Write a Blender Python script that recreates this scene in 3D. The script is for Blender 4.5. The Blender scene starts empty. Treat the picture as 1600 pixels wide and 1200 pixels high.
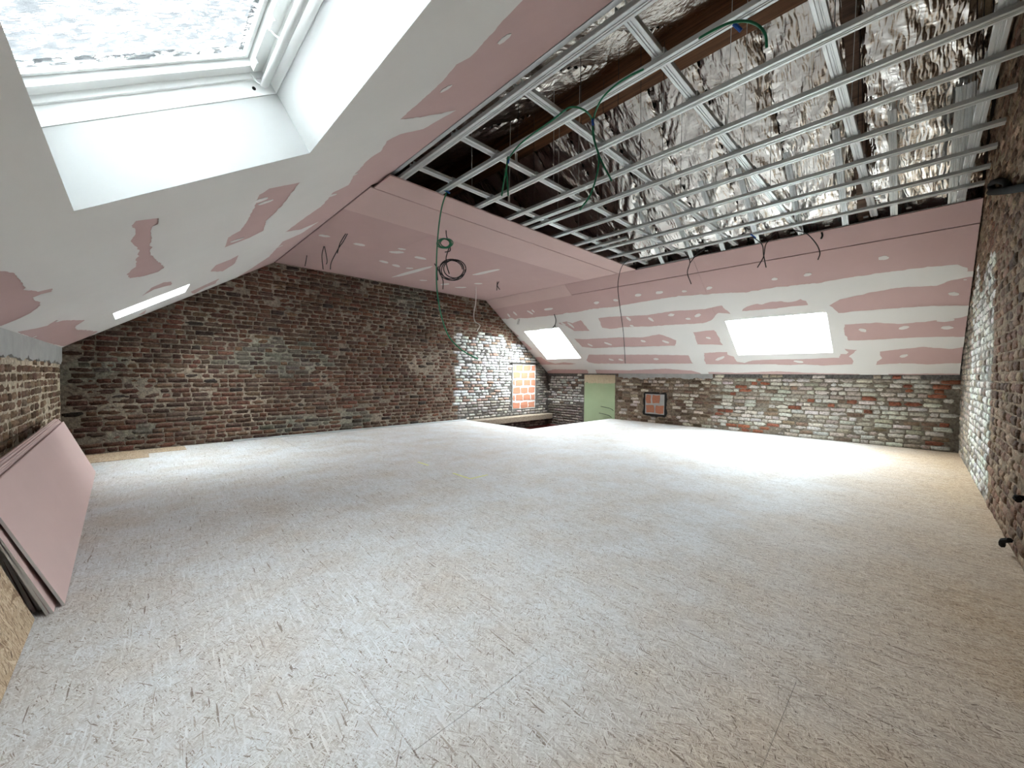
import bpy, bmesh, math, random
import numpy as np
from mathutils import Vector as V, Matrix, noise
from mathutils.geometry import delaunay_2d_cdt

random.seed(7)
S = bpy.context.scene
C = S.collection

# ------------------------------------------------------------------ camera
FPX = 609.79
R_ = V((0.72039604, -0.69351069, 0.00851279))
U_ = V((0.01001501, 0.02267441, 0.99969274))
F_ = V((0.69349062, 0.72008944, -0.02328007))
EYE = V((0, 0, 1.0))
cd = bpy.data.cameras.new('camera')
cd.sensor_width = 36.0
cd.lens = FPX / 1600 * 36
cd.clip_start = 0.02
cam = bpy.data.objects.new('camera', cd)
C.objects.link(cam)
cam.matrix_world = Matrix(((R_.x, U_.x, -F_.x, 0), (R_.y, U_.y, -F_.y, 0), (R_.z, U_.z, -F_.z, 1.0), (0, 0, 0, 1)))
S.camera = cam

# ------------------------------------------------------------------ world, exposure
w = bpy.data.worlds.new('overcast')
S.world = w
w.use_nodes = True
w.node_tree.nodes['Background'].inputs[0].default_value = (0.92, 0.97, 1.0, 1)
w.node_tree.nodes['Background'].inputs[1].default_value = 60.0
S.view_settings.view_transform = 'Standard'
S.view_settings.look = 'None'
S.view_settings.gamma = 1
S.view_settings.exposure = 2.25
S.view_settings.use_curve_mapping = False
S.cycles.max_bounces = 9
S.cycles.diffuse_bounces = 6
S.cycles.glossy_bounces = 4
S.cycles.transparent_max_bounces = 12
S.cycles.sample_clamp_indirect = 12
S.cycles.use_denoising = True
S.cycles.adaptive_threshold = 0.035

# ------------------------------------------------------------------ room dimensions (metres)
XL, XR, YA, YB = -0.628, 7.958, 6.881, -0.399
ZKL, ZKR, ZC, CL, CR = 1.267, 1.050, 2.692, 1.540, 5.769
AL = math.atan2(ZC - ZKL, CL - XL)
AR = math.atan2(ZC - ZKR, XR - CR)
OPEN_Y = 3.16                       # where the boarded ceiling stops
RIDGE = V((3.8, 0, 4.35))


class Plane:
    """A slope of the roof: s runs up the slope, y along the ridge, n outwards."""
    def __init__(self, base, sdir, ndir):
        self.b, self.s, self.n = V(base), V(sdir), V(ndir)

    def p(self, s, y, n=0.0):
        return self.b + self.s * s + self.n * n + V((0, y, 0))

    def hit(self, px):
        d = ray(px)
        t = (self.b - EYE).dot(self.n) / d.dot(self.n)
        q = EYE + d * t - self.b
        return (q.dot(self.s), q.y)


def ray(px):
    return F_ + R_ * ((px[0] - 800) / FPX) - U_ * ((px[1] - 600) / FPX)


def on_z(px, z):
    d = ray(px)
    return EYE + d * ((z - EYE.z) / d.z)


PL = Plane((XL, 0, ZKL), (math.cos(AL), 0, math.sin(AL)), (-math.sin(AL), 0, math.cos(AL)))
PR = Plane((XR, 0, ZKR), (-math.cos(AR), 0, math.sin(AR)), (math.sin(AR), 0, math.cos(AR)))
SL_TOP = (CL - XL) / math.cos(AL)
SR_TOP = (XR - CR) / math.cos(AR)

# skylights: plane, s0, s1, y0, y1
SKY = [
    (PL, 0.564, 1.508, 0.78, 2.120),
    (PL, 0.560, 1.270, 5.520, 6.150),
    (PR, 0.545, 1.410, 0.885, 2.165),
    (PR, 0.590, 1.640, 5.450, 6.500),
]


# ------------------------------------------------------------------ object helpers
def prop(o, label=None, cat=None, group=None, kind=None):
    if label: o['label'] = label
    if cat: o['category'] = cat
    if group: o['group'] = group
    if kind: o['kind'] = kind
    return o


def attach(o, parent):
    o.parent = parent
    o.matrix_parent_inverse = Matrix.Translation(-parent.location)
    return o


def empty(name, loc=(0, 0, 0)):
    o = bpy.data.objects.new(name, None)
    o.location = loc
    o.empty_display_size = 0.1
    C.objects.link(o)
    return o


def mesh_obj(name, verts, faces, mat, parent=None, smooth=False, cols=None):
    me = bpy.data.meshes.new(name)
    me.from_pydata([tuple(v) for v in verts], [], faces)
    if cols is not None:
        a = me.color_attributes.new('tint', 'FLOAT_COLOR', 'POINT')
        a.data.foreach_set('color', np.asarray(cols, dtype=np.float32).ravel())
    if smooth:
        me.polygons.foreach_set('use_smooth', [True] * len(me.polygons))
    me.materials.append(mat)
    me.update()
    o = bpy.data.objects.new(name, me)
    C.objects.link(o)
    if parent: attach(o, parent)
    return o


BOXF = [(0, 3, 2, 1), (4, 5, 6, 7), (0, 1, 5, 4), (1, 2, 6, 5), (2, 3, 7, 6), (3, 0, 4, 7)]


class MB:
    def __init__(self):
        self.v, self.f = [], []

    def add(self, vs, fs):
        k = len(self.v)
        self.v += [V(x) for x in vs]
        self.f += [tuple(i + k for i in f) for f in fs]
        return self

    def box(self, lo, hi):
        x0, y0, z0 = lo
        x1, y1, z1 = hi
        return self.add([(x0, y0, z0), (x1, y0, z0), (x1, y1, z0), (x0, y1, z0), (x0, y0, z1), (x1, y0, z1), (x1, y1, z1), (x0, y1, z1)], BOXF)

    def pbox(self, P, s0, s1, y0, y1, n0, n1):
        vs = [P.p(s0, y0, n0), P.p(s1, y0, n0), P.p(s1, y1, n0), P.p(s0, y1, n0), P.p(s0, y0, n1), P.p(s1, y0, n1), P.p(s1, y1, n1), P.p(s0, y1, n1)]
        return self.add(vs, BOXF)

    def loft(self, sections, closed=True, caps=True):
        n = len(sections[0])
        k = len(self.v)
        for sec in sections: self.v += [V(x) for x in sec]
        for i in range(len(sections) - 1):
            for j in range(n if closed else n - 1):
                a, b = k + i * n + j, k + i * n + (j + 1) % n
                self.f.append((a, b, b + n, a + n))
        if caps:
            self.f.append(tuple(k + j for j in reversed(range(n))))
            self.f.append(tuple(k + (len(sections) - 1) * n + j for j in range(n)))
        return self

    def tube(self, pts, r, sides=6):
        secs = []
        up = V((0.13, 0.07, 1)).normalized()
        pts = [V(p) for p in pts]
        prev = None
        for i, p in enumerate(pts):
            t = (pts[min(i + 1, len(pts) - 1)] - pts[max(i - 1, 0)]).normalized()
            a = prev - t * prev.dot(t) if prev is not None else t.cross(up)
            if a.length < 1e-4: a = t.cross(V((1, 0, 0)))
            a.normalize()
            prev = a
            b = t.cross(a)
            secs.append([p + a * (r * math.cos(2 * math.pi * j / sides)) + b * (r * math.sin(2 * math.pi * j / sides)) for j in range(sides)])
        return self.loft(secs)

    def obj(self, name, mat, parent=None, smooth=False):
        o = mesh_obj(name, self.v, self.f, mat, parent, smooth)
        bm = bmesh.new()
        bm.from_mesh(o.data)
        bmesh.ops.recalc_face_normals(bm, faces=bm.faces)
        bm.to_mesh(o.data)
        bm.free()
        return o


def spline(pts, n=8):
    pts = [V(p) for p in pts]
    if len(pts) < 3: return pts
    out = []
    q = [pts[0] * 2 - pts[1]] + pts + [pts[-1] * 2 - pts[-2]]
    for i in range(1, len(q) - 2):
        p0, p1, p2, p3 = q[i - 1:i + 3]
        for k in range(n):
            t = k / n
            out.append(0.5 * ((2 * p1) + (p2 - p0) * t + (2 * p0 - 5 * p1 + 4 * p2 - p3) * t * t + (3 * p1 - p0 - 3 * p2 + p3) * t ** 3))
    out.append(pts[-1])
    return out


def nz(x, y, z=0.0, sc=1.0):
    return noise.noise(V((x * sc, y * sc, z * sc)))


# ------------------------------------------------------------------ materials
class NT:
    def __init__(self, name):
        self.m = bpy.data.materials.new(name)
        self.m.use_nodes = True
        self.t = self.m.node_tree
        self.bsdf = self.t.nodes['Principled BSDF']
        self.out = self.t.nodes['Material Output']

    def n(self, kind, **kw):
        nd = self.t.nodes.new(kind)
        for k, v in kw.items():
            if k.startswith('i_'):
                key = k[2:]
                key = int(key) if key.isdigit() else key
                nd.inputs[key].default_value = v
            else:
                setattr(nd, k, v)
        return nd

    def l(self, a, b):
        self.t.links.new(a, b)

    def math(self, op, a, b=None, clamp=False):
        nd = self.n('ShaderNodeMath', operation=op, use_clamp=clamp)
        for i, x in enumerate((a, b)):
            if x is None: continue
            if isinstance(x, (int, float)): nd.inputs[i].default_value = x
            else: self.l(x, nd.inputs[i])
        return nd.outputs[0]

    def mix(self, fac, a, b, mode='MIX'):
        nd = self.n('ShaderNodeMix', data_type='RGBA', blend_type=mode)
        for sock, x in ((nd.inputs[0], fac), (nd.inputs[6], a), (nd.inputs[7], b)):
            if isinstance(x, (int, float)): sock.default_value = x
            elif isinstance(x, tuple): sock.default_value = (*x, 1)
            else: self.l(x, sock)
        return nd.outputs[2]

    def ramp(self, fac, stops, interp='LINEAR'):
        nd = self.n('ShaderNodeValToRGB')
        cr = nd.color_ramp
        cr.interpolation = interp
        while len(cr.elements) < len(stops): cr.elements.new(0.5)
        for e, (p, c) in zip(cr.elements, stops):
            e.position = p
            e.color = (*c, 1) if isinstance(c, tuple) else (c, c, c, 1)
        self.l(fac, nd.inputs[0])
        return nd.outputs[0]

    def noise(self, vec, scale, detail=3, rough=0.55, out=0):
        nd = self.n('ShaderNodeTexNoise')
        nd.inputs['Scale'].default_value = scale
        nd.inputs['Detail'].default_value = detail
        nd.inputs['Roughness'].default_value = rough
        self.l(vec, nd.inputs['Vector'])
        return nd.outputs[out]

    def pos(self):
        return self.n('ShaderNodeNewGeometry').outputs['Position']

    def mapping(self, vec, scale=(1, 1, 1), rot=(0, 0, 0), loc=(0, 0, 0)):
        nd = self.n('ShaderNodeMapping')
        nd.inputs['Scale'].default_value = scale
        nd.inputs['Rotation'].default_value = rot
        nd.inputs['Location'].default_value = loc
        self.l(vec, nd.inputs['Vector'])
        return nd.outputs[0]

    def bump(self, h, strength, dist):
        nd = self.n('ShaderNodeBump')
        nd.inputs['Strength'].default_value = strength
        nd.inputs['Distance'].default_value = dist
        self.l(h, nd.inputs['Height'])
        self.l(nd.outputs[0], self.bsdf.inputs['Normal'])

    def col(self, c):
        if isinstance(c, tuple): self.bsdf.inputs['Base Color'].default_value = (*c, 1)
        else: self.l(c, self.bsdf.inputs['Base Color'])

    def set(self, rough=0.8, metal=0.0, spec=0.3):
        self.bsdf.inputs['Roughness'].default_value = rough
        self.bsdf.inputs['Metallic'].default_value = metal
        self.bsdf.inputs['Specular IOR Level'].default_value = spec
        return self.m


def plain(name, c, rough=0.7, metal=0.0, var=0.12, vs=6.0, spec=0.3):
    t = NT(name)
    n = t.noise(t.pos(), vs, 4)
    t.col(t.mix(n, tuple(x * (1 - var) for x in c), tuple(min(1, x * (1 + var)) for x in c)))
    return t.set(rough, metal, spec)


def mat_brick(name, per_object):
    t = NT(name)
    p = t.pos()
    if per_object: base = t.n('ShaderNodeObjectInfo').outputs['Color']
    else: base = t.n('ShaderNodeVertexColor', layer_name='tint').outputs['Color']
    n1 = t.noise(p, 38, 3, 0.65)
    n2 = t.noise(p, 130, 2, 0.6)
    k = t.ramp(n1, [(0.30, 0.50), (0.5, 1.0), (0.72, 1.35)])
    c = t.mix(1.0, base, k, 'MULTIPLY')
    spk = t.ramp(n2, [(0.62, 0.0), (0.72, 1.0)])
    c = t.mix(t.math('MULTIPLY', spk, 0.35), c, (0.42, 0.37, 0.31))
    t.col(c)
    h = t.math('ADD', t.math('MULTIPLY', n1, 1.0), t.math('MULTIPLY', n2, 0.5))
    t.bump(h, 0.9, 0.012)
    return t.set(0.92, 0, 0.15)


def mat_mortar():
    t = NT('mortar')
    p = t.pos()
    base = t.n('ShaderNodeVertexColor', layer_name='tint').outputs['Color']
    n1 = t.noise(p, 26, 3, 0.7)
    k = t.ramp(n1, [(0.28, 0.45), (0.5, 0.95), (0.75, 1.5)])
    t.col(t.mix(1.0, base, k, 'MULTIPLY'))
    t.bump(t.noise(p, 60, 3, 0.7), 1.0, 0.015)
    return t.set(0.95, 0, 0.1)


def mat_osb(name, dusty):
    t = NT(name)
    p = t.pos()
    if not dusty:
        p = t.n('ShaderNodeTexCoord').outputs['Object']
    warp = t.noise(p, 5, 2, 0.5, 1)
    pw = t.mix(0.012, p, warp, 'LINEAR_LIGHT')
    best_h = best_c = None
    layers = [(0.06, 15, 230, 0), (0.70, 40, 400, 3), (-0.60, 38, 370, 7), (1.35, 60, 430, 11), (-0.22, 50, 480, 17)]
    for ang, sx, sy, off in layers:
        # strands run mostly along the boards (y)
        v = t.n('ShaderNodeTexVoronoi', voronoi_dimensions='2D')
        v.inputs['Scale'].default_value = 1.0
        v.inputs['Randomness'].default_value = 1.0
        m = t.mapping(pw, (sy, sx, 1), (0, 0, 0), (off, off * 1.7, 0))
        mm = t.mapping(pw, (1, 1, 1), (0, 0, ang))
        t.l(mm, m.node.inputs['Vector'])
        t.l(m, v.inputs['Vector'])
        sep = t.n('ShaderNodeSeparateColor')
        t.l(v.outputs['Color'], sep.inputs[0])
        h, c = sep.outputs[0], sep.outputs[1]
        if best_h is None: best_h, best_c, first_h = h, c, h
        else:
            g = t.math('GREATER_THAN', h, best_h)
            mx = t.n('ShaderNodeMix', data_type='FLOAT')
            t.l(g, mx.inputs[0]); t.l(best_c, mx.inputs[2]); t.l(c, mx.inputs[3])
            best_c = mx.outputs[0]
            best_h = t.math('MAXIMUM', best_h, h)
    wood = t.ramp(best_c, [(0.0, (0.10, 0.055, 0.03)), (0.07, (0.25, 0.16, 0.10)), (0.3, (0.42, 0.30, 0.195)), (0.7, (0.52, 0.39, 0.265)), (1.0, (0.66, 0.54, 0.40))])
    if dusty:
        grey = t.ramp(best_c, [(0.0, (0.24, 0.20, 0.175)), (0.05, (0.39, 0.345, 0.31)), (0.13, (0.53, 0.515, 0.51)), (0.5, (0.615, 0.625, 0.64)), (1.0, (0.75, 0.77, 0.80))])
        sep = t.n('ShaderNodeSeparateXYZ')
        t.l(p, sep.inputs[0])
        # sanded and dusty in the room's middle, barer towards the near gable
        edge = t.math('ADD', t.math('MULTIPLY', sep.outputs[1], 0.6), t.math('MULTIPLY', t.noise(p, 0.9, 4, 0.6), 0.9))
        dust = t.ramp(edge, [(0.25, 0.0), (0.60, 0.35), (1.0, 0.95)])
        dd = t.ramp(t.noise(p, 2.3, 5, 0.65), [(0.30, 0.55), (0.6, 1.0)])
        fac = t.math('MULTIPLY', dust, dd)
        c = t.mix(fac, wood, grey)
        stain = t.ramp(t.noise(p, 1.1, 5, 0.6), [(0.56, 0.0), (0.74, 0.35)])
        c = t.mix(stain, c, (0.40, 0.33, 0.27))
        spots = t.ramp(t.noise(p, 42, 2, 0.5), [(0.74, 0.0), (0.77, 1.0)])
        c = t.mix(t.math('MULTIPLY', spots, 0.75), c, (0.08, 0.06, 0.05))
    else:
        c = wood
    t.col(c)
    t.bump(first_h, 0.3, 0.003)
    return t.set(0.75, 0, 0.25)


def mat_foil():
    t = NT('foil')
    p = t.pos()
    w1 = t.noise(p, 3, 2, 0.5, 1)
    pw = t.mix(0.05, p, w1, 'LINEAR_LIGHT')
    n1 = t.noise(t.mapping(pw, (4, 16, 4), (0, 0.6, 0.5)), 1.0, 2, 0.5)
    r1 = t.math('ABSOLUTE', t.math('SUBTRACT', n1, 0.5))
    n2 = t.noise(t.mapping(pw, (26, 7, 18), (0.4, 0, -0.7)), 1.0, 2, 0.5)
    r2 = t.math('ABSOLUTE', t.math('SUBTRACT', n2, 0.5))
    h = t.math('ADD', t.math('MULTIPLY', r1, 2.0), t.math('MULTIPLY', r2, 0.7))
    t.bump(h, 0.42, 0.04)
    t.col((0.86, 0.83, 0.79))
    return t.set(0.20, 1.0)


def mat_metal():
    t = NT('galvanised_steel')
    p = t.pos()
    n = t.noise(p, 30, 3, 0.6)
    t.col(t.mix(n, (0.50, 0.525, 0.53), (0.68, 0.70, 0.70)))
    t.l(t.ramp(n, [(0.3, 0.36), (0.7, 0.52)]), t.bsdf.inputs['Roughness'])
    t.bsdf.inputs['Metallic'].default_value = 0.85
    return t.m


def mat_wood(name, dark, light):
    t = NT(name)
    p = t.pos()
    n = t.noise(t.mapping(p, (30, 1.2, 30)), 1.0, 6, 0.65)
    t.col(t.ramp(n, [(0.3, dark), (0.7, light)]))
    t.bump(n, 0.4, 0.004)
    return t.set(0.7)


def mat_paper(name, c, var):
    t = NT(name)
    p = t.pos()
    n = t.noise(p, 2.2, 4, 0.6)
    f = t.noise(p, 300, 2, 0.5)
    cc = t.mix(n, tuple(x * (1 - var) for x in c), tuple(min(1, x * (1 + var)) for x in c))
    t.col(cc)
    t.bump(f, 0.15, 0.001)
    return t.set(0.85, 0, 0.2)


def mat_pane(streaks):
    t = NT('streaked_glass' if streaks else 'clear_glass')
    tr = t.n('ShaderNodeBsdfTransparent')
    gl = t.n('ShaderNodeBsdfGlossy')
    gl.inputs['Roughness'].default_value = 0.03
    mx = t.n('ShaderNodeMixShader')
    mx.inputs[0].default_value = 0.04
    t.l(tr.outputs[0], mx.inputs[1])
    t.l(gl.outputs[0], mx.inputs[2])
    tr.inputs[0].default_value = (0.59, 0.61, 0.61, 1)
    if streaks:
        p = t.pos()
        warp = t.noise(p, 9, 3, 0.6, 1)
        pw = t.mix(0.03, p, warp, 'LINEAR_LIGHT')
        n1 = t.noise(t.mapping(pw, (22, 130, 22)), 1.0, 5, 0.62)
        n2 = t.noise(p, 7, 4, 0.6)
        s = t.math('ADD', t.math('MULTIPLY', n1, 0.8), t.math('MULTIPLY', n2, 0.2))
        c = t.ramp(s, [(0.425, (0.92, 0.94, 0.94)), (0.44, (0.066, 0.068, 0.069)), (0.53, (0.057, 0.059, 0.060)), (0.62, (0.048, 0.050, 0.051))])
        t.l(c, tr.inputs[0])
    t.l(mx.outputs[0], t.out.inputs['Surface'])
    return t.m


M = dict(
    brick=mat_brick('brick_single', True), bricks=mat_brick('brick_mass', False), mortar=mat_mortar(),
    osb=mat_osb('dusty_osb', True), osb2=mat_osb('clean_osb', False), foil=mat_foil(), steel=mat_metal(),
    pink=mat_paper('pink_board', (0.50, 0.35, 0.333), 0.07), pink2=mat_paper('pink_board_pale', (0.58, 0.425, 0.40), 0.06),
    skim=mat_paper('joint_compound', (0.66, 0.645, 0.62), 0.05), edge=plain('board_core', (0.52, 0.50, 0.48), 0.9),
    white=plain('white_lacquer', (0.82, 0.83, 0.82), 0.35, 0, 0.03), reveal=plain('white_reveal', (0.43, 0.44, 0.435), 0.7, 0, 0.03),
    gasket=plain('black_gasket', (0.012, 0.012, 0.015), 0.6), dark=plain('dark_void', (0.02, 0.018, 0.017), 0.95),
    beam=mat_wood('ridge_timber', (0.055, 0.024, 0.012), (0.24, 0.105, 0.045)), rafter=mat_wood('rafter_timber', (0.05, 0.03, 0.02), (0.20, 0.12, 0.08)),
    oldwood=mat_wood('old_timber', (0.12, 0.09, 0.065), (0.34, 0.27, 0.20)), green=plain('green_distemper', (0.34, 0.42, 0.26), 0.9, 0, 0.12, 3.5),
    buff=plain('bare_plaster', (0.50, 0.42, 0.29), 0.95, 0, 0.3, 20), render=plain('grey_render', (0.36, 0.36, 0.345), 0.95, 0, 0.22, 9),
    redwall=plain('stairwell_red', (0.17, 0.045, 0.04), 0.7), terracotta=plain('terracotta', (0.40, 0.165, 0.10), 0.9, 0, 0.3, 40),
    grout=plain('pale_grout', (0.55, 0.53, 0.50), 0.95, 0, 0.15, 30), cable=plain('green_cable', (0.02, 0.20, 0.095), 0.45),
    cableb=plain('black_cable', (0.012, 0.012, 0.013), 0.5), cablew=plain('white_cable', (0.62, 0.58, 0.55), 0.5), tape=plain('blue_tape', (0.02, 0.10, 0.42), 0.5),
    iron=plain('black_iron', (0.010, 0.009, 0.008), 0.9, 0.0, spec=0.1), yellow=plain('yellow_chalk', (0.68, 0.68, 0.30), 0.9, 0, 0.2, 30),
    bare=plain('bare_osb', (0.42, 0.33, 0.22), 0.85, 0, 0.25, 25), grey=plain('grey_track', (0.44, 0.45, 0.45), 0.5, 0.4),
    pane_streaked=mat_pane(True), pane=mat_pane(False), shell=plain('sky_blocker_dark', (0.05, 0.045, 0.04), 0.9),
)


# ------------------------------------------------------------------ floor
HOLE = (5.235, 4.95)                # the stairwell takes the corner beyond x, y


def build_floor():
    fl = prop(empty('floor'), 'dusty oriented strand board floor running to all four walls', None, None, 'structure')
    g = 0.0005
    xs = [XL - 0.1]
    x = XL + 0.02
    edges_x = []
    x = 0.52
    cuts = [XL - 0.05, 0.52, 1.04, 1.56, 2.06, 2.58, 3.09, 3.61, 4.13, 4.65, HOLE[0], 5.75, 6.27, 6.79, 7.31, XR + 0.02]
    off = {6: 0.985, 5: 0.51, 4: 0.69, 8: 1.32}
    for i in range(len(cuts) - 1):
        x0, x1 = cuts[i], cuts[i + 1]
        y1 = YA + 0.02 if x1 <= HOLE[0] + 1e-4 else HOLE[1]
        y = YB - 0.05
        first = off.get(i, random.uniform(0.1, 2.3))
        ys = [y]
        yy = first
        while yy < y1 - 0.12:
            ys.append(yy)
            yy += 2.05
        ys.append(y1)
        for a, b in zip(ys[:-1], ys[1:]):
            z = random.uniform(-0.0008, 0.0)
            MB().box((x0 + g, a + g, -0.022), (x1 - g, b - g, z)).obj('board', M['osb'], fl)
    # dark joist bed under the joints
    m = MB().box((XL - 0.1, YB - 0.1, -0.09), (HOLE[0] - 0.012, YA + 0.1, -0.024)).box((HOLE[0] - 0.012, YB - 0.1, -0.09), (XR + 0.1, HOLE[1] - 0.012, -0.024))
    m.obj('joist_bed', M['dark'], fl)
    # bare strip of clean board by the brick gable, two steps wide
    b = MB()
    for lo, hi in (((-0.62, 6.52, 0.0), (0.46, 6.86, 0.0035)), ((-0.62, 6.22, 0.0), (0.10, 6.52, 0.0035))):
        b.box(lo, hi)
    b.obj('bare_strip', M['osb2'], fl)
    # worn-through oval by the long knee wall
    vs, n = [], 26
    c = V((7.03, 1.96, 0.0012))
    for k in range(n):
        a = 2 * math.pi * k / n
        r = 1 + 0.22 * nz(math.cos(a), math.sin(a), 3, 2.2)
        vs.append(c + V((0.07 * r * math.cos(a) - 0.03 * math.sin(a), 0.28 * r * math.sin(a), 0)))
    vb = [V((v.x, v.y, -0.001)) for v in vs]
    MB().loft([vb, vs]).obj('worn_patch', M['bare'], fl)
    # yellow setting-out marks
    for a, b_ in (((2.30, 3.24), (2.30, 2.955)), ((2.305, 2.955), (2.52, 2.955)), ((2.30, 3.92), (2.30, 3.70))):
        p0, p1 = V((*a, 0)), V((*b_, 0))
        d = (p1 - p0)
        q = V((-d.y, d.x, 0)).normalized() * 0.011
        nseg = 8
        top, bot = [], []
        for k in range(nseg + 1):
            p = p0 + d * (k / nseg)
            j = 1 + 0.5 * nz(p.x * 40, p.y * 40, 0)
            top.append(p + q * j)
            bot.append(p - q * j)
        ring = top + bot[::-1]
        MB().loft([[v + V((0, 0, -0.001)) for v in ring], [v + V((0, 0, 0.0012)) for v in ring]]).obj('chalk_mark', M['yellow'], fl)


build_floor()


# ------------------------------------------------------------------ brick walls
def brick_mesh(L, H, D, k):
    rnd = random.Random(k)
    nu, nv = 5, 3
    vs = []
    for j in range(nv):
        for i in range(nu):
            u = (i / (nu - 1) - 0.5) * L
            v = (j / (nv - 1) - 0.5) * H
            e = (i in (0, nu - 1)) + (j in (0, nv - 1))
            inset = 0.0045 if e else 0.0
            if e == 2: inset = 0.010
            u += rnd.uniform(-0.0045, 0.0045)
            v += rnd.uniform(-0.0040, 0.0040)
            vs.append((u, v, -inset + rnd.uniform(-0.003, 0.003)))
    border = [j for j in range(nu)] + [nu * j + nu - 1 for j in range(1, nv)] + [nu * (nv - 1) + i for i in range(nu - 2, -1, -1)] + [nu * j for j in range(nv - 2, 0, -1)]
    fs = [(j * nu + i, j * nu + i + 1, (j + 1) * nu + i + 1, (j + 1) * nu + i) for j in range(nv - 1) for i in range(nu - 1)]
    k0 = len(vs)
    for b in border:
        u, v, z = vs[b]
        vs.append((u * 1.0, v * 1.0, -D))
    n = len(border)
    for i in range(n):
        a, b = border[i], border[(i + 1) % n]
        fs.append((a, k0 + i, k0 + (i + 1) % n, b))
    return vs, fs


LENS = [0.185, 0.165, 0.125, 0.088]
VARIANTS = {}
for li, L in enumerate(LENS):
    for k in range(5):
        vs, fs = brick_mesh(L, 0.052, 0.035, li * 10 + k)
        me = bpy.data.meshes.new('brick')
        me.from_pydata(vs, [], fs)
        me.polygons.foreach_set('use_smooth', [True] * len(fs))
        me.materials.append(M['brick'])
        VARIANTS[(li, k)] = (me, vs, fs)


def visible_size(p):
    d = p - EYE
    z = d.dot(F_)
    if z < 0.15: return 0.0
    u = 800 + FPX * d.dot(R_) / z
    v = 600 - FPX * d.dot(U_) / z
    if not (-5 < u < 1605 and -5 < v < 1205): return 0.0
    return 1.0 / z


def brick_wall(name, label, origin, udir, ndir, u0, u1, v0, v1, inside, colour, mortar_col, proud, hidden=lambda u, v: False, course=0.0655, seed=1, slab_v0=None, slab_top=None, smear=0.005, limit=None):
    """Bricks of the photo's rough bond: u along the wall, v up, n into the room."""
    rnd = random.Random(seed)
    wall = prop(empty(name), label, None, None, 'structure')
    origin, udir, ndir = V(origin), V(udir), V(ndir)
    rot = Matrix((udir, V((0, 0, 1)), ndir)).transposed().to_4x4()
    items = []
    row = 0
    v = v0 + course / 2
    while v < v1:
        u = u0 - rnd.uniform(0, 0.15)
        while u < u1:
            li = rnd.choices((0, 1, 2, 3), (5, 3, 1, 4))[0]
            L = LENS[li] * rnd.uniform(0.95, 1.06)
            uc = u + L / 2
            wob = 0.006 * nz(uc, v, seed, 1.3)
            if uc - L / 2 > u0 - 0.03 and uc + L / 2 < u1 + 0.03 and inside(uc, v, L):
                pn = proud(uc, v)
                rough = rnd.gauss(0, 0.0028) + (rnd.random() < 0.06) * -0.007
                pos = origin + udir * uc + V((0, 0, v + wob + rnd.gauss(0, 0.0015))) + ndir * (pn + rough)
                items.append((pos, li, rnd.randrange(5), L / LENS[li], rnd.gauss(0, 0.012), rnd.uniform(0.92, 1.06), colour(uc, v, rnd), uc, v))
            u += L + rnd.uniform(0.009, 0.017)
        v += course
        row += 1
    sizes = sorted(((visible_size(it[0]) if not hidden(it[7], it[8]) else 0.0, i) for i, it in enumerate(items)), reverse=True)
    singles = set(i for s, i in sizes[:300] if s > 0)
    mv, mf, mc = [], [], []
    for i, (pos, li, k, su, roll, sv, col, uc, vv) in enumerate(items):
        me, vs, fs = VARIANTS[(li, k)]
        mw = Matrix.Translation(pos) @ rot @ Matrix.Rotation(roll, 4, 'Z') @ Matrix.Diagonal((su, sv, 1, 1))
        if i in singles:
            o = bpy.data.objects.new('brick', me)
            C.objects.link(o)
            o.parent = wall
            o.matrix_local = mw
            o.color = (*col, 1)
        else:
            k0 = len(mv)
            mv += [mw @ V(x) for x in vs]
            mf += [tuple(a + k0 for a in f) for f in fs]
            mc += [(*col, 1)] * len(vs)
    if mv:
        o = mesh_obj('brickwork', mv, mf, M['bricks'], wall, True, mc)
        prop(o, kind='stuff')
    # the mortar bed: a rough sheet, locally smeared over the bricks
    step = 0.03
    sv0 = v0 if slab_v0 is None else slab_v0
    top = v1 if slab_top is None else slab_top
    nu = max(2, int((u1 - u0 + 0.3) / step))
    nv = max(2, int((top - sv0) / step))
    gv, gf, gc = [], [], []
    for j in range(nv + 1):
        for i in range(nu + 1):
            uu = u0 - 0.15 + (u1 - u0 + 0.3) * i / nu
            vv = sv0 + (top - sv0) * j / nv
            if limit: vv = min(vv, limit(uu))
            n = -0.009 + 0.006 * nz(uu * 9, vv * 9, seed) + smear * max(0.0, nz(uu * 1.1, vv * 1.6, seed + 5.3) - 0.12) * 2 + min(0, proud(uu, vv))
            gv.append(origin + udir * uu + V((0, 0, vv)) + ndir * n)
            gc.append((*mortar_col(uu, vv), 1))
    for j in range(nv):
        for i in range(nu):
            a = j * (nu + 1) + i
            gf.append((a, a + 1, a + nu + 2, a + nu + 1))
    mesh_obj('mortar', gv, gf, M['mortar'], wall, True, gc)
    # solid masonry behind, so that no light comes through
    b = [origin + udir * (u0 - 0.3) + V((0, 0, sv0 - 0.1)), origin + udir * (u1 + 0.3) + V((0, 0, sv0 - 0.1)), origin + udir * (u1 + 0.3) + V((0, 0, top + 0.05)), origin + udir * (u0 - 0.3) + V((0, 0, top + 0.05))]
    if limit:
        b = b[:2] + [origin + udir * uu + V((0, 0, limit(uu))) for uu in (u1 + 0.3, 3.85, u0 - 0.3)]
    MB().loft([[x - ndir * 0.06 for x in b], [x - ndir * 0.30 for x in b]]).obj('masonry', M['dark'], wall)
    return wall


def jit(c, r, a=0.22):
    k = 1 + r.uniform(-a, a)
    return tuple(max(0.004, x * k * (1 + r.uniform(-0.06, 0.06))) for x in c)


def deck_line(x):
    return min(ZKL + (x - XL) * math.tan(AL) + 0.35, ZKR + (XR - x) * math.tan(AR) + 0.30)


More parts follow.
